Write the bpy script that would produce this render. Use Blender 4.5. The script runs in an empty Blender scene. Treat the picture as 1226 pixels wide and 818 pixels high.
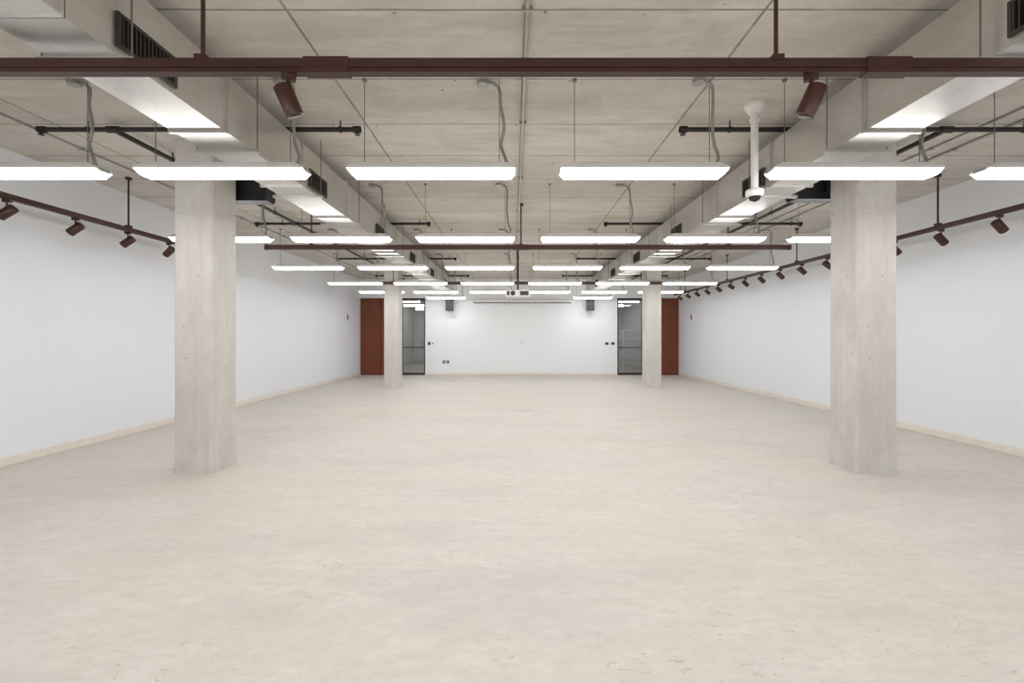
import bpy, math, random
from mathutils import Vector, Matrix
random.seed(4)
H=1.5                      # camera height
CE=3.65                    # ceiling
XL,XR=-5.85,6.30
YB,YF=17.5,-6.0
SC=bpy.context.scene

# ------------------------------------------------------------ materials
class M:
    def __init__(s,name):
        s.m=bpy.data.materials.new(name); s.m.use_nodes=True
        s.n=s.m.node_tree.nodes; s.l=s.m.node_tree.links
        s.b=s.n['Principled BSDF']; s.out=s.n['Material Output']
        s.tc=None
    def obj(s):
        if not s.tc: s.tc=s.n.new('ShaderNodeTexCoord')
        return s.tc.outputs['Object']
    def set(s,k,v):
        if hasattr(v,'links'): s.l.new(v,s.b.inputs[k])
        else: s.b.inputs[k].default_value=v
    def inp(s,sock,v):
        if hasattr(v,'is_linked'): s.l.new(v,sock)
        else: sock.default_value=v
    def mapv(s,scale=(1,1,1),loc=(0,0,0)):
        n=s.n.new('ShaderNodeMapping'); n.inputs['Scale'].default_value=scale; n.inputs['Location'].default_value=loc
        s.l.new(s.obj(),n.inputs['Vector']); return n.outputs[0]
    def noise(s,vec,scale,detail=6,rough=.6,dist=0):
        n=s.n.new('ShaderNodeTexNoise'); s.l.new(vec,n.inputs['Vector'])
        n.inputs['Scale'].default_value=scale; n.inputs['Detail'].default_value=min(detail,7)
        n.inputs['Roughness'].default_value=rough; n.inputs['Distortion'].default_value=dist
        return n.outputs['Fac']
    def vor(s,vec,scale):
        n=s.n.new('ShaderNodeTexVoronoi'); s.l.new(vec,n.inputs['Vector']); n.inputs['Scale'].default_value=scale
        return n.outputs['Distance']
    def ramp(s,f,stops):
        n=s.n.new('ShaderNodeValToRGB'); s.l.new(f,n.inputs[0]); e=n.color_ramp.elements
        while len(e)<len(stops): e.new(.5)
        for i,(p,c) in enumerate(stops):
            e[i].position=p
            if isinstance(c,(int,float)): c=(c,c,c)
            e[i].color=(*c,1)
        return n.outputs[0]
    def math(s,op,a,b=0.0,c=0.0):
        n=s.n.new('ShaderNodeMath'); n.operation=op
        for i,v in enumerate((a,b,c)):
            s.inp(n.inputs[i],v)
        return n.outputs[0]
    def mix(s,f,a,b,mode='MIX'):
        n=s.n.new('ShaderNodeMix'); n.data_type='RGBA'; n.blend_type=mode
        s.inp(n.inputs[0],f)
        for i,v in ((6,a),(7,b)):
            if isinstance(v,tuple) and len(v)==3: v=(*v,1)
            s.inp(n.inputs[i],v)
        return n.outputs[2]
    def bump(s,h,st=.3,d=.01):
        n=s.n.new('ShaderNodeBump'); n.inputs['Strength'].default_value=st; n.inputs['Distance'].default_value=d
        s.l.new(h,n.inputs['Height']); s.l.new(n.outputs[0],s.b.inputs['Normal'])
    def col(s,c):
        if isinstance(c,tuple): s.b.inputs['Base Color'].default_value=(*c,1)
        else: s.l.new(c,s.b.inputs['Base Color'])
    def pr(s,rough=.5,metal=0):
        s.b.inputs['Roughness'].default_value=rough; s.b.inputs['Metallic'].default_value=metal

def simple(name,c,rough=.5,metal=0,var=.08,scale=8):
    m=M(name); v=m.mapv(); n=m.noise(v,scale,2)
    a=tuple(x*(1-var) for x in c); b=tuple(min(1,x*(1+var)) for x in c)
    m.col(m.ramp(n,[(.3,a),(.7,b)])); m.pr(rough,metal); return m.m

def floor_mat():
    m=M('polished_concrete_floor')
    v=m.mapv(); vs=m.mapv((.65,1.15,1)); vt=m.mapv((1.0,2.0,1))
    big=m.noise(v,.5,4,.55,.4); med=m.noise(vs,1.9,7,.70,.4); fine=m.noise(vt,8,7,.78,.4)
    c=m.ramp(big,[(.36,(.61,.56,.505)),(.5,(.605,.57,.525)),(.64,(.57,.545,.51))])
    c=m.mix(m.math('MULTIPLY',m.ramp(med,[(.40,0),(.60,1)]),.5),c,(.66,.625,.58))
    c=m.mix(m.math('MULTIPLY',m.ramp(fine,[(.44,0),(.60,1)]),.38),c,(.485,.455,.415))
    p=m.noise(m.mapv((.8,1.0,1),(7,3,0)),.6,6,.64,.3)
    c=m.mix(m.math('MULTIPLY',m.ramp(p,[(.50,0),(.64,1)]),.36),c,(.61,.525,.455))
    g=m.noise(m.mapv((.55,1.7,1),(21,5,0)),1.0,7,.68,.3)
    c=m.mix(m.math('MULTIPLY',m.ramp(g,[(.48,0),(.62,1)]),.40),c,(.485,.465,.435))
    wh=m.noise(m.mapv((1.1,2.4,1),(12,1,0)),2.6,7,.75,.4)
    c=m.mix(m.math('MULTIPLY',m.ramp(wh,[(.52,0),(.63,1)]),.30),c,(.73,.70,.66))
    fl=m.noise(m.mapv((3.4,9,1),(2,9,0)),4.5,4,.55,1.0)
    msk=m.noise(m.mapv((1,1,1),(4,4,0)),.9,2)
    fl=m.math('MULTIPLY',m.ramp(fl,[(.63,0),(.67,1)]),m.ramp(msk,[(.48,0),(.56,.6)]))
    c=m.mix(fl,c,(.38,.34,.29))
    vo=m.vor(m.mapv((1,1,1),(.3,.2,0)),1.7); c=m.mix(m.math('MULTIPLY',m.math('LESS_THAN',vo,.010),.8),c,(.15,.12,.10))
    m.col(c); m.set('Roughness',m.ramp(med,[(.4,.48),(.6,.60)]))
    m.b.inputs['Specular IOR Level'].default_value=.35
    return m.m

def fract_line(m,x,period,off,w):
    t=m.math('SUBTRACT',x,off); t=m.math('DIVIDE',t,period); t=m.math('ADD',t,.5)
    f=m.math('FRACT',t); f=m.math('SUBTRACT',f,.5); f=m.math('ABSOLUTE',f); f=m.math('MULTIPLY',f,period)
    return m.math('LESS_THAN',f,w)

def ceil_mat():
    m=M('board_cast_concrete_ceiling'); v=m.mapv()
    sp=m.n.new('ShaderNodeSeparateXYZ'); 
    wob=m.noise(v,1.2,2); wx=m.math('MULTIPLY',m.math('SUBTRACT',wob,.5),.02)
    m.l.new(m.obj(),sp.inputs[0])
    x=m.math('ADD',sp.outputs[0],wx); y=m.math('ADD',sp.outputs[1],wx)
    l1=fract_line(m,x,1.58,.08,.010); l2=fract_line(m,y,.82,.57,.008)
    px=m.math('FLOOR',m.math('DIVIDE',m.math('SUBTRACT',x,.08),1.58)); py=m.math('FLOOR',m.math('DIVIDE',m.math('SUBTRACT',y,.57),.82))
    cb=m.n.new('ShaderNodeCombineXYZ'); m.l.new(px,cb.inputs[0]); m.l.new(py,cb.inputs[1])
    wn=m.n.new('ShaderNodeTexWhiteNoise'); m.l.new(cb.outputs[0],wn.inputs[0])
    big=m.noise(m.mapv((1,1.6,1)),1.1,6,.62,.5); fine=m.noise(v,14,5,.7)
    c=m.ramp(big,[(.38,(.50,.46,.40)),(.5,(.57,.535,.475)),(.62,(.62,.585,.53))])
    c=m.mix(m.math('MULTIPLY',wn.outputs[0],.4),c,(.64,.60,.54))
    c=m.mix(m.math('MULTIPLY',m.ramp(fine,[(.45,0),(.65,1)]),.3),c,(.46,.42,.37))
    st=m.noise(m.mapv((.5,4,1),(3,2,0)),1.6,6,.65,.5)
    c=m.mix(m.math('MULTIPLY',m.ramp(st,[(.52,0),(.6,1)]),.4),c,(.68,.645,.59))
    sd=m.noise(m.mapv((.7,2.5,1),(13,8,0)),1.3,6,.68,.5)
    c=m.mix(m.math('MULTIPLY',m.ramp(sd,[(.53,0),(.62,1)]),.35),c,(.40,.355,.295))
    dots=m.math('LESS_THAN',m.vor(v,2.6),.04)
    l2b=fract_line(m,y,.82,.57,.05); vd=m.math('MULTIPLY',l2b,m.math('LESS_THAN',m.vor(v,7),.10))
    dots=m.math('MAXIMUM',dots,vd)
    dk=m.math('MAXIMUM',m.math('MULTIPLY',l2,.75),m.math('MAXIMUM',m.math('MULTIPLY',l1,.75),m.math('MULTIPLY',dots,.7)))
    rb=m.noise(v,3,2); dk=m.math('MULTIPLY',dk,m.ramp(rb,[(.35,.6),(.5,1)]))
    c=m.mix(dk,c,(.13,.115,.10))
    m.col(c); m.pr(.8); return m.m

def col_mat():
    m=M('cast_concrete_column'); v=m.mapv(); 
    big=m.noise(m.mapv((1.6,1.6,.8)),1.9,7,.66,.3); fine=m.noise(v,22,5,.7)
    c=m.ramp(big,[(.36,(.55,.525,.485)),(.5,(.60,.575,.54)),(.64,(.65,.63,.595))])
    st=m.noise(m.mapv((9,9,.35)),2,4,.6)
    c=m.mix(m.math('MULTIPLY',m.ramp(st,[(.5,0),(.62,1)]),.28),c,(.50,.47,.425))
    c=m.mix(m.math('MULTIPLY',m.ramp(fine,[(.5,0),(.66,1)]),.25),c,(.50,.47,.43))
    dots=m.math('LESS_THAN',m.vor(v,5),.05)
    v2=m.vor(m.mapv((1,1,1),(3,1,6)),17); dots=m.math('MAXIMUM',dots,m.math('MULTIPLY',m.math('LESS_THAN',v2,.06),.5))
    c=m.mix(m.math('MULTIPLY',dots,.7),c,(.2,.17,.14))
    m.col(c); m.pr(.72); m.bump(m.math('SUBTRACT',m.math('MULTIPLY',fine,.4),dots),.3,.005); return m.m

def duct_mat():
    m=M('galvanised_steel'); v=m.mapv(); 
    n=m.noise(m.mapv((1,.5,1)),3,4,.6,.3); sp=m.vor(v,26)
    c=m.ramp(n,[(.3,(.53,.515,.49)),(.7,(.68,.665,.64))])
    c=m.mix(m.math('MULTIPLY',m.ramp(sp,[(.1,0),(.6,1)]),.2),c,(.78,.77,.75))
    m.col(c); m.set('Roughness',m.ramp(n,[(.3,.30),(.7,.44)])); m.b.inputs['Metallic'].default_value=.9
    m.bump(m.noise(m.mapv((1,.4,1)),2.2,2),.25,.02); return m.m

def emis(name,c,s):
    m=M(name); m.col((.9,.9,.9))
    m.b.inputs['Emission Color'].default_value=(*c,1); m.b.inputs['Emission Strength'].default_value=s
    m.set('Roughness',.4); return m.m

def wall_mat(name,c):
    m=M(name); v=m.mapv(); n=m.noise(v,.5,3)
    m.col(m.ramp(n,[(.3,tuple(x*.985 for x in c)),(.7,c)])); m.pr(.6); return m.m

def glass_mat():
    m=M('clear_glass'); m.n.remove(m.b)
    t=m.n.new('ShaderNodeBsdfTransparent'); t.inputs[0].default_value=(.94,.96,.96,1)
    g=m.n.new('ShaderNodeBsdfGlossy'); g.inputs['Roughness'].default_value=.02
    f=m.n.new('ShaderNodeFresnel'); f.inputs[0].default_value=1.45
    x=m.n.new('ShaderNodeMixShader'); m.l.new(f.outputs[0],x.inputs[0]); m.l.new(t.outputs[0],x.inputs[1]); m.l.new(g.outputs[0],x.inputs[2])
    m.l.new(x.outputs[0],m.out.inputs[0]); return m.m

FLOOR=floor_mat(); CEIL=ceil_mat(); COL=col_mat(); DUCT=duct_mat()
WALL=wall_mat('painted_plaster_white',(.825,.85,.895)); WALLB=wall_mat('painted_plaster_back',(.85,.87,.90))
BASE=simple('cream_baseboard',(.79,.735,.66),.5,0,.04)
RUST=simple('oxide_red_track',(.054,.018,.013),.45,.1)
RPANEL=simple('oxide_red_panel',(.17,.038,.012),.45)
BLACK=simple('black_plastic',(.014,.014,.015),.45)
PIPE=simple('black_steel_pipe',(.020,.015,.013),.45,.2)
GREY=simple('grey_flex_conduit',(.36,.35,.335),.4,.5)
WIRE=simple('steel_wire',(.25,.24,.23),.4,.7)
WHITE=simple('white_enamel',(.80,.79,.775),.35,0,.03)
FPLATE=simple('floor_plate_steel',(.53,.505,.47),.55,0)
HALL=simple('hall_wall_grey',(.58,.59,.59),.7)
HFLOOR=simple('hall_floor',(.36,.34,.32),.5)
DIFF=emis('lit_diffuser',(1,.993,.98),17.5)
HDIFF=emis('hall_tube',(1,.98,.95),18.0)
GLASS=glass_mat()
VENT=simple('dark_louvre',(.05,.045,.04),.5,.4)

# ------------------------------------------------------------ mesh builder
class B:
    def __init__(s): s.v=[];s.f=[];s.mi=[];s.mats=[];s.sm=[]
    def mid(s,m):
        if m not in s.mats: s.mats.append(m)
        return s.mats.index(m)
    def add(s,vs,fs,m,smooth=False):
        o=len(s.v); s.v+= [tuple(v) for v in vs]; k=s.mid(m)
        for f in fs: s.f.append([i+o for i in f]); s.mi.append(k); s.sm.append(smooth)
    def hexa(s,p,m,top=True):
        f=[(3,2,1,0),(0,1,5,4),(1,2,6,5),(2,3,7,6),(3,0,4,7)]
        if top: f.append((4,5,6,7))
        s.add(p,f,m)
    def box(s,x0,x1,y0,y1,z0,z1,m):
        s.hexa([(x0,y0,z0),(x1,y0,z0),(x1,y1,z0),(x0,y1,z0),(x0,y0,z1),(x1,y0,z1),(x1,y1,z1),(x0,y1,z1)],m)
    def tube(s,pts,r,m,n=10,cap=True):
        pts=[Vector(p) for p in pts]; rings=[]
        rs=r if isinstance(r,(list,tuple)) else [r]*len(pts)
        up=None
        for i,p in enumerate(pts):
            d=(pts[min(i+1,len(pts)-1)]-pts[max(i-1,0)]).normalized()
            if up is None:
                up=Vector((0,0,1)) if abs(d.z)<.9 else Vector((1,0,0))
            a=d.cross(up).normalized(); b=a.cross(d).normalized(); up=b
            rings.append([p+ (a*math.cos(t)+b*math.sin(t))*rs[i] for t in [2*math.pi*k/n for k in range(n)]])
        vs=[q for R in rings for q in R]; fs=[]
        for i in range(len(pts)-1):
            for k in range(n):
                a=i*n+k;b=i*n+(k+1)%n; fs.append((a,a+n,b+n,b))
        s.add(vs,fs,m,True)
        if cap:
            s.add(rings[0],[tuple(range(n))],m); s.add(rings[-1],[tuple(reversed(range(n)))],m)
    def mesh(s,name):
        me=bpy.data.meshes.new(name); me.from_pydata(s.v,[],s.f)
        for m in s.mats: me.materials.append(m)
        for p,k,sm in zip(me.polygons,s.mi,s.sm): p.material_index=k; p.use_smooth=sm
        me.update(); return me
    def obj(s,name,loc=(0,0,0),rz=0,bevel=0):
        return place(s.mesh(name),name,loc,rz,bevel)
def place(me,name,loc=(0,0,0),rz=0,bevel=0):
    o=bpy.data.objects.new(name,me); o.location=loc; o.rotation_euler=(0,0,rz); SC.collection.objects.link(o)
    if bevel:
        b=o.modifiers.new('bevel','BEVEL'); b.width=bevel; b.segments=2; b.limit_method='ANGLE'
    return o
def smooth(pts,k=6):
    P=[Vector(p) for p in pts]; out=[]
    P=[P[0]]+P+[P[-1]]
    for i in range(1,len(P)-2):
        for j in range(k):
            t=j/k; a,b,c,d=P[i-1:i+3]
            out.append(.5*((2*b)+(c-a)*t+(2*a-5*b+4*c-d)*t*t+(3*b-a-3*c+d)*t**3))
    out.append(P[-2]); return out

# ------------------------------------------------------------ room shell
YH=27.0
b=B(); b.box(XL-.2,XR+.2,YF-.2,YB+.05,-.2,0,FLOOR); b.obj('floor')
b=B(); b.box(XL-.2,XR+.2,YF-.2,YB+.2,CE,CE+.25,CEIL); b.obj('ceiling')
b=B(); b.box(XL-.2,XL,YF-.2,YB+.2,0,CE,WALL); b.obj('wall_left')
b=B(); b.box(XR,XR+.2,YF-.2,YB+.2,0,CE,WALL); b.obj('wall_right')
b=B(); b.box(XL,XR,YF-.2,YF,0,CE,WALL); b.obj('wall_rear')
GL0,GL1,GR0,GR1=-4.30,-3.37,3.95,4.95; DT=2.93
b=B()
b.box(GL1,GR0,YB,YB+.2,0,CE,WALLB)
b.box(XL,GL1,YB,YB+.2,DT,CE,WALLB); b.box(GR0,XR,YB,YB+.2,DT,CE,WALLB)
b.obj('wall_back')
for nm,x0,x1 in(('baseboard_left',XL,XL+.018),('baseboard_right',XR-.018,XR)):
    b=B(); b.box(x0,x1,YF,YB,0,.10,BASE); b.obj(nm,bevel=.004)
b=B(); b.box(GL1,GR0,YB-.018,YB,0,.09,BASE); b.obj('baseboard_back',bevel=.004)

b=B(); b.box(XL-.2,XR+.2,YB+.05,YH,-.2,0,HFLOOR); b.obj('floor_hall')
b=B(); b.box(XL-.2,XR+.2,YB+.2,YH,CE,CE+.2,HALL); b.obj('ceiling_hall')
b=B(); b.box(XL-.2,XL,YB+.2,YH,0,CE,HALL); b.obj('wall_hall_left')
b=B(); b.box(XR,XR+.2,YB+.2,YH,0,CE,HALL); b.obj('wall_hall_right')
b=B(); b.box(XL-.2,XR+.2,YH,YH+.2,0,CE,HALL); b.obj('wall_hall_back')

def panel(nm,x0,x1):
    b=B(); w=(x1-x0)/2
    b.box(x0,x1,YB+.04,YB+.16,0,DT,RPANEL)
    for i in range(2):
        b.box(x0+i*w+.02,x0+(i+1)*w-.02,YB+.015,YB+.04,.03,DT-.03,RPANEL)
    b.obj(nm,bevel=.004)
panel('door_1',XL+.004,GL0); panel('door_2',GR1,XR-.004)
def gdoor(nm,x0,x1,hs):
    b=B(); t=.03
    b.box(x0,x0+t,YB+.02,YB+.18,0,DT,RUST); b.box(x1-t,x1,YB+.02,YB+.18,0,DT,RUST)
    b.box(x0+t,x1-t,YB+.02,YB+.18,DT-.05,DT,RUST); b.box(x0+t,x1-t,YB+.02,YB+.18,0,.02,RUST)
    b.box(x0+t,x0+t+.03,YB+.07,YB+.12,.03,DT-.06,BLACK); b.box(x1-t-.03,x1-t,YB+.07,YB+.12,.03,DT-.06,BLACK)
    b.box(x0+t+.03,x1-t-.03,YB+.07,YB+.12,.03,.08,BLACK); b.box(x0+t+.03,x1-t-.03,YB+.07,YB+.12,DT-.10,DT-.06,BLACK)
    b.box(x0+t+.03,x1-t-.03,YB+.07,YB+.12,1.03,1.07,RUST)
    b.box(x0+t+.03,x1-t-.03,YB+.09,YB+.10,.08,DT-.10,GLASS)
    xh=x0+t+.1 if hs<0 else x1-t-.1
    b.tube([(xh,YB+.07,.95),(xh,YB+.02,.95),(xh,YB+.02,1.35),(xh,YB+.07,1.35)],.012,WIRE,8)
    b.obj(nm)
gdoor('door_3',GL0,GL1,1); gdoor('door_4',GR0,GR1,-1)

b=B()
for x in(0,1.4):
    for y in(0,.5): b.box(x,x+.035,y,y+.035,0,1.75,WHITE)
for z in(.15,.55,.95,1.35,1.72):
    b.box(0,1.435,0,.02,z,z+.025,WHITE); b.box(0,1.435,.515,.535,z,z+.025,WHITE)
    for i in range(13): b.box(.03+i*.11,.045+i*.11,.02,.515,z+.005,z+.015,WIRE)
sh=b.mesh('wire_shelving_rack'); place(sh,'wire_shelving_rack',(4.8,20.2,0)); place(sh,'wire_shelving_rack',(5.1,22.6,0))
b=B()
b.hexa([(x,y,z) for z in(0,.07) for x,y in((-.65,-.07),(.65,-.07),(.65,.07),(-.65,.07))],HDIFF,False); b.box(-.65,.65,-.08,.08,.07,.1,WHITE)
b.tube([(-.5,0,.1),(-.5,0,.75)],.006,WIRE,6); b.tube([(.5,0,.1),(.5,0,.75)],.006,WIRE,6)
hl=b.mesh('hall_pendant_light')
for x in(-4.6,0,4.6):
    for y in(19.3,22,24.7): place(hl,'hall_pendant_light',(x,y,2.9))

# ------------------------------------------------------------ columns
for i,(x0,x1,y0) in enumerate([(-3.70,-3.28,5.0),(3.74,4.18,5.0),(-3.70,-3.28,13.1),(3.78,4.22,13.1),(-3.70,-3.28,-3.1),(3.74,4.18,-3.1)]):
    b=B(); w=(x1-x0)/2; d=.22
    c=.018; pts=[(-w+c,-d),(w-c,-d),(w,-d+c),(w,d-c),(w-c,d),(-w+c,d),(-w,d-c),(-w,-d+c)]
    zs=[0,.01,CE]
    vs=[(x,y,z) for z in zs for x,y in pts]; fs=[]
    for k in range(2):
        for j in range(8): fs.append((k*8+j,k*8+(j+1)%8,(k+1)*8+(j+1)%8,(k+1)*8+j))
    fs+= [tuple(reversed(range(8))),tuple(range(16,24))]
    b.add(vs,fs,COL)
    b.box(-w-.006,w+.006,-d-.006,d+.006,0,.012,COL)
    b.obj('concrete_column',((x0+x1)/2,y0+d,0))

# ------------------------------------------------------------ ducts
DB,DTOP=3.04,3.48
def duct(xi,xo,regs):
    b=B(); x0,x1=min(xi,xo),max(xi,xo); s=1 if xi>xo else -1
    Y0,Y1=-5.6,16.6
    b.box(x0,x1,Y0,Y1,DB,DTOP,DUCT)
    y=-5.3
    while y<Y1:
        if not any(abs(y-r)<.27 for r in regs):
            for dy in(-.012,.003):
                b.box(x0-.02,x1+.02,y+dy,y+dy+.009,DB-.02,DTOP+.02,DUCT)
        yy=y+.35
        b.box(x0-.07,x1+.07,yy-.02,yy+.02,DB-.025,DB,DUCT)
        for xx in(x0-.05,x1+.05): b.tube([(xx,yy,DB-.02),(xx,yy,CE)],.005,WIRE,6)
        y+=1.25
    for yc in regs:
        xs=xi
        a,c=(xs,xs+.02) if s>0 else (xs-.02,xs)
        y0,y1,z0,z1=yc-.22,yc+.22,3.08,3.27
        b.box(a,c,y0,y1,z0,z0+.02,VENT);b.box(a,c,y0,y1,z1-.02,z1,VENT)
        b.box(a,c,y0,y0+.02,z0+.02,z1-.02,VENT);b.box(a,c,y1-.02,y1,z0+.02,z1-.02,VENT)
        b.box(xs-.002 if s>0 else xs-.003,xs+.003 if s>0 else xs+.002,y0+.02,y1-.02,z0+.02,z1-.02,BLACK)
        for j in range(14):
            yy=y0+.03+j*.029
            b.box(a,c,yy,yy+.008,z0+.02,z1-.02,VENT)
    b.obj('air_duct')
duct(-2.17,-2.57,[-4.4,-2.0,.4,2.72,5.08,7.45,9.85,12.2,14.6]); duct(2.64,3.04,[-4.9,-2.5,-.2,2.22,5.05,7.45,9.85,12.2,14.6])

# ------------------------------------------------------------ pendant lights
def light_mesh(kind):
    b=B(); L=.69; W=.085
    b.hexa([(-L+.035,-W+.02,0),(L-.035,-W+.02,0),(L-.035,W-.02,0),(-L+.035,W-.02,0),
            (-L,-W,.046),(L,-W,.046),(L,W,.046),(-L,W,.046)],DIFF,False)
    e=.004
    b.box(-L-e,L+e,-W-e,W+e,.046,.062,WHITE)
    b.hexa([(-L-e,-W-e,.062),(L+e,-W-e,.062),(L+e,W+e,.062),(-L-e,W+e,.062),
            (-L+.07,-W+.015,.100),(L-.07,-W+.015,.100),(L-.07,W-.015,.100),(-L+.07,W-.015,.100)],WHITE)
    b.box(-L+.11,L-.11,-.04,.04,.100,.112,WHITE)
    for x in(-L+.006,L-.006):
        b.box(x-.016,x+.016,-.05,.05,.040,.068,GREY)
    t=CE-2.83
    b.tube([(-.57,0,.09),(-.57,0,t)],.0035,WIRE,6)
    b.tube([(.56,0,.09),(.56,0,t)],.0035,WIRE,6)
    b.tube([(-.57,0,t-.02),(-.57,0,t)],.02,WIRE,8)
    b.tube([(.62,0,.07),(.62,0,.12)],.02,GREY,10)
    if kind==0: P=[(.49,0,t-.02),(.54,0,t-.03),(.585,0,t-.07),(.59,.0,t-.2),(.585,0,.45),(.60,0,.28),(.635,0,.17),(.62,0,.11)]
    else: P=[(.44,.03,t-.02),(.50,.03,t-.02),(.56,.02,t-.08),(.57,.0,t-.22),(.60,0,.42),(.575,0,.27),(.61,0,.16),(.62,0,.11)]
    b.tube(smooth(P),.0135,GREY,8)
    b.tube([(P[0][0]-.02,P[0][1],t-.035),(P[0][0]-.02,P[0][1],t)],.05,GREY,14)
    return b.mesh('pendant_strip_light')
LM=[light_mesh(0),light_mesh(1)]
XS=[-4.13,-2.43,-.68,1.08,2.84,4.60]
for r,y in enumerate([-4.3,-1.6,1.13,3.85,6.5,9.25,12.0,14.4,16.5]):
    for i,x in enumerate(XS):
        if y>16 and i not in(1,4): continue
        place(LM[(i+r)%2],'pendant_strip_light',(x,y,2.83))

# ------------------------------------------------------------ lighting tracks
ZT=2.94
def track(path,rods,nm='lighting_track',joints=()):
    b=B(); (x0,y0),(x1,y1)=path
    if y0==y1:
        b.box(x0,x1,y0-.025,y0+.025,ZT-.035,ZT+.04,RUST); b.box(x0,x1,y0-.034,y0+.034,ZT-.012,ZT+.004,RUST)
        for j in joints: b.box(j-.12,j+.12,y0-.031,y0+.031,ZT-.04,ZT+.045,RUST)
        for e in(x0,x1): b.box(e-.015,e+.015,y0-.036,y0+.036,ZT-.04,ZT+.045,RUST)
    else:
        b.box(x0-.025,x0+.025,y0,y1,ZT-.03,ZT+.03,RUST); b.box(x0-.032,x0+.032,y0,y1,ZT-.01,ZT+.004,RUST)
    for (x,y) in rods:
        b.tube([(x,y,ZT+.03),(x,y,CE)],.011,RUST,8); b.tube([(x,y,CE-.03),(x,y,CE)],.04,RUST,12)
        b.box(x-.03,x+.03,y-.03,y+.03,ZT+.03,ZT+.06,RUST)
    return b.obj(nm)
track(((-5.2,2.47),(5.63,2.47)),[(-1.67,2.47),(1.41,2.47),(-4.2,2.47),(4.4,2.47)],joints=(-1.0,2.0))
track(((-4.04,7.5),(4.5,7.5)),[(-3.3,7.5),(.12,7.5),(3.5,7.5)],joints=(.12,))
track(((-4.04,12.6),(4.5,12.6)),[(-3.3,12.6),(.12,12.6),(3.5,12.6)])
track(((-5.24,YF+.6),(-5.24,8.0)),[(-5.24,y) for y in(-3.5,-.5,3.2,6.25)])
track(((5.67,YF+.6),(5.67,16.2)),[(5.67,y) for y in(-3.5,-.5,3.2,6.14,9.2,12.2,15.2)])

def spot(tilt):
    b=B(); b.box(-.035,.035,-.018,.018,-.03,0,RUST); b.tube([(0,0,-.03),(0,0,-.07)],.009,RUST,8)
    d=Vector((math.cos(math.radians(-tilt)),0,math.sin(math.radians(-tilt))))
    c=Vector((.0,0,-.07))+Vector((0,0,-.045-.03*math.sin(math.radians(tilt)))) 
    b.tube([c-d*.08,c-d*.076,c+d*.08],[.042,.048,.048],RUST,20,False)
    b.tube([c-d*.0801,c-d*.08],[.042,.042],RUST,20)
    b.tube([c+d*.08,c+d*.0801,c+d*.06],[.048,.042,.042],RUST,20,False); b.tube([c+d*.055,c+d*.061],[.042,.034],BLACK,16)
    b.tube([c-d*.03,Vector((0,0,-.065))],.014,RUST,8)
    return b.mesh('track_spotlight')
SP=spot(38); SPF=spot(66)
for i in range(-6,5):
    y=4.75+.745*i
    if y<7.9: place(SP,'track_spotlight',(-5.24,y,ZT-.03),math.pi+random.uniform(-.3,.3))
for i in range(-6,15):
    y=5.36+.735*i
    if i in(-3,): continue
    place(SP,'track_spotlight',(5.67,y,ZT-.03),random.uniform(-.3,.3))
place(SPF,'track_spotlight',(-1.21,2.47,ZT-.035),math.radians(35))
place(SPF,'track_spotlight',(1.60,2.47,ZT-.035),math.radians(145))

# ------------------------------------------------------------ sprinkler pipes
ZP=3.56
def pipes(xa,xb,xm,ym0,nm='sprinkler_pipe'):
    b=B()
    for yc in(4.59,8.45,12.3,15.8,.6,-3.3):
        b.tube([(xa,yc,ZP),(xb,yc,ZP)],.024,PIPE,12)
        for e,s in((xa,1),(xb,-1)):
            b.tube([(e,yc,ZP),(e+s*.07,yc,ZP)],.034,PIPE,12)
            b.tube([(e+s*.03,yc,ZP),(e+s*.03,yc,ZP-.05)],[.022,.016],PIPE,10); b.tube([(e+s*.03,yc,ZP-.05),(e+s*.03,yc,ZP-.055)],.028,PIPE,12)
        for x in(xa+.5,xb-.2,(xa+xb)/2+.35):
            b.tube([(x,yc,ZP),(x,yc,CE)],.006,PIPE,6); b.tube([(x-.012,yc,ZP),(x+.012,yc,ZP)],.031,PIPE,12)
        if yc>=ym0-.01: b.tube([(xm-.06,yc,ZP),(xm+.06,yc,ZP)],.034,PIPE,12)
    b.tube([(xm,ym0,ZP),(xm,16.8,ZP)],.026,PIPE,12)
    y=ym0+.8
    while y<16.5:
        b.tube([(xm,y,ZP),(xm,y,CE)],.006,PIPE,6); b.tube([(xm,y-.012,ZP),(xm,y+.012,ZP)],.033,PIPE,12); y+=2.3
    b.obj(nm)
pipes(-4.75,-1.53,-4.0,4.59); pipes(1.66,5.3,4.32,4.59)
for x,r,y0 in((5.05,.016,-3),(4.78,.012,-3),(-4.95,.012,-3)):
    b=B(); b.tube([(x,y0,CE-r),(x,16.5,CE-r)],r,GREY,8)
    for i in range(12): b.box(x-.03,x+.03,y0+.5+i*1.55,y0+.524+i*1.55,CE-2*r-.004,CE,GREY)
    b.obj('electrical_conduit')
b=B(); b.tube([(.09,-5.5,CE-.016),(.09,16.6,CE-.016)],.016,GREY,10)
for i in range(14): 
    y=-5+i*1.6; b.box(.055,.125,y-.012,y+.012,CE-.034,CE,GREY)
b.obj('electrical_conduit')

# ------------------------------------------------------------ ceiling pole with dome
b=B()
b.tube([(0,0,0),(0,0,-.03)],.09,WHITE,24); b.tube([(0,0,-.03),(0,0,-.09)],[.085,.05],WHITE,24)
b.tube([(0,0,-.09),(0,0,-.80)],.033,WHITE,20)
b.tube([(0,0,-.13),(0,0,-.16)],.045,WHITE,20)
b.tube([(0,0,-.78),(0,0,-.80),(0,0,-.84),(0,0,-.86)],[.04,.078,.078,.06],WHITE,24)
b.tube([(0,0,-.86),(0,0,-.89),(0,0,-.905)],[.055,.042,.01],BLACK,20)
b.obj('dome_camera_pole',(2.24,4.27,CE))

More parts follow.
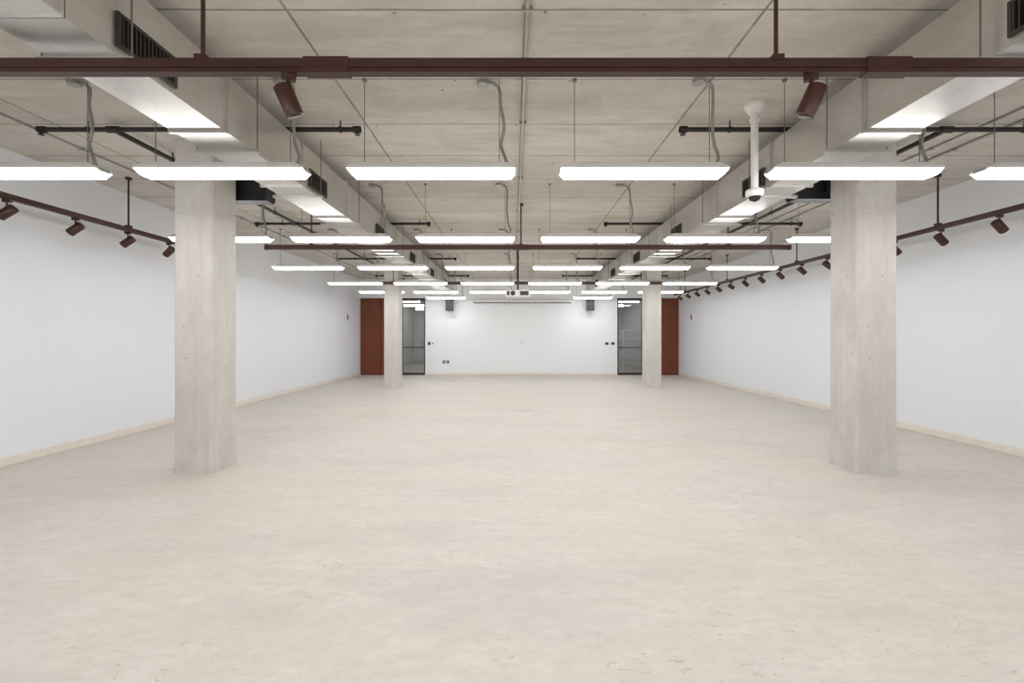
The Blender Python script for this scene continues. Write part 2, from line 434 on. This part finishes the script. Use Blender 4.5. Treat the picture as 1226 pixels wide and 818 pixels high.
# ------------------------------------------------------------ speakers, projector, screen
def colspk(x,z):
    b=B(); 
    b.hexa([(-.25,-.10,-.125),(.25,-.10,-.125),(.22,.13,-.11),(-.22,.13,-.11),(-.25,-.10,.125),(.25,-.10,.125),(.22,.13,.125),(-.22,.13,.125)],BLACK)
    b.box(-.23,.23,.13,.137,-.09,.11,VENT)
    for i in range(9): b.box(-.22,.22,.137,.141,-.08+i*.021,-.072+i*.021,BLACK)
    b.box(-.20,-.16,-.17,-.10,-.05,.05,BLACK); b.box(-.12,-.09,-.17,-.10,-.05,.05,BLACK)
    b.box(-.23,-.07,-.178,-.17,-.09,.09,BLACK)
    o=b.obj('column_loudspeaker',(x,5.62,z)); return o
colspk(-3.22,3.25)
o=colspk(3.64,3.27); o.scale=(-1,1,1)
for x in(-2.39,2.86):
    b=B(); b.hexa([(-.15,-.2,-.22),(.15,-.2,-.22),(.12,.06,-.22),(-.12,.06,-.22),(-.15,-.17,.22),(.15,-.17,.22),(.12,.06,.22),(-.12,.06,.22)],BLACK)
    b.tube([(0,-.188,-.1),(0,-.2,-.1)],.09,VENT,20); b.tube([(0,-.175,.1),(0,-.185,.1)],.045,VENT,16)
    b.box(-.03,.03,.06,.19,-.03,.03,BLACK); b.box(-.07,.07,.18,.2,-.08,.08,BLACK)
    b.obj('wall_loudspeaker',(x,YB-.2,2.66))
b=B(); b.box(-.29,.29,-.2,.2,-.08,.08,WHITE)
b.tube([(-.12,-.2,0),(-.12,-.225,0)],.055,BLACK,18); b.box(.05,.25,-.205,-.2,-.05,.05,VENT); b.box(-.26,-.2,-.205,-.2,-.05,.05,VENT)
b.box(-.1,.1,-.1,.1,.08,.1,WIRE); b.tube([(0,0,.1),(0,0,CE-2.50)],.022,PIPE,12); b.tube([(0,0,CE-2.53),(0,0,CE-2.50)],.07,PIPE,16)
b.obj('ceiling_projector',(.1,11,2.50),bevel=.006)
b=B(); b.box(-1.88,1.88,-.1,0,-.035,.045,WHITE); b.box(-1.86,1.86,-.09,-.02,-.06,-.035,BLACK); 
for e in(-1.88,1.88): b.box(e-.015,e+.015,-.105,0,-.05,.05,WHITE)
b.obj('roll_up_projection_screen',(.33,YB,2.80))

def plate(nm,x,z,w,h,m,inner):
    b=B(); b.box(-w/2,w/2,-.015,0,-h/2,h/2,m); b.box(-w/4,w/4,-.022,-.015,-h/4,h/4,inner); b.obj(nm,(x,YB,z),bevel=.002)
plate('light_switch',-3.22,1.2,.09,.12,BLACK,VENT); plate('light_switch',-3.08,1.2,.09,.09,WHITE,BLACK)
plate('light_switch',3.55,1.2,.12,.09,BLACK,VENT); plate('light_switch',3.78,1.2,.12,.09,BLACK,VENT)
plate('wall_outlet',-2.58,.5,.24,.10,BLACK,WHITE); plate('wall_outlet',.3,1.25,.05,.06,WHITE,BLACK)
for x,s,y in((XL,1,16.1),(XR,-1,16.2)):
    b=B(); a=sorted((0,s*.03)); b.box(a[0],a[1],-.11,.11,-.12,.12,WHITE); a=sorted((s*.03,s*.036)); b.box(a[0],a[1],-.05,.05,-.08,.08,BLACK)
    b.obj('wall_control_panel',(x,y,2.15),bevel=.003)
b=B(); b.box(-.17,.17,-.08,.08,0,.003,FPLATE); b.box(-.15,-.01,-.06,.06,.003,.004,FPLATE); b.box(.01,.15,-.06,.06,.003,.004,FPLATE)
b.obj('floor_outlet_box',(.19,9.27,0))

# ------------------------------------------------------------ world + camera
w=bpy.data.worlds.new('World'); SC.world=w; w.use_nodes=True
w.node_tree.nodes['Background'].inputs[0].default_value=(.5,.5,.5,1); w.node_tree.nodes['Background'].inputs[1].default_value=.2
cam=bpy.data.cameras.new('camera'); co=bpy.data.objects.new('camera',cam); SC.collection.objects.link(co)
co.location=(0,0,H); co.rotation_euler=(math.pi/2,0,0)
cam.sensor_width=36; cam.lens=36*550/1226; cam.shift_x=-2/1226; cam.shift_y=-7/1226; cam.clip_end=100; cam.clip_start=.05
SC.camera=co
SC.view_settings.view_transform='Standard'; SC.view_settings.look='None'
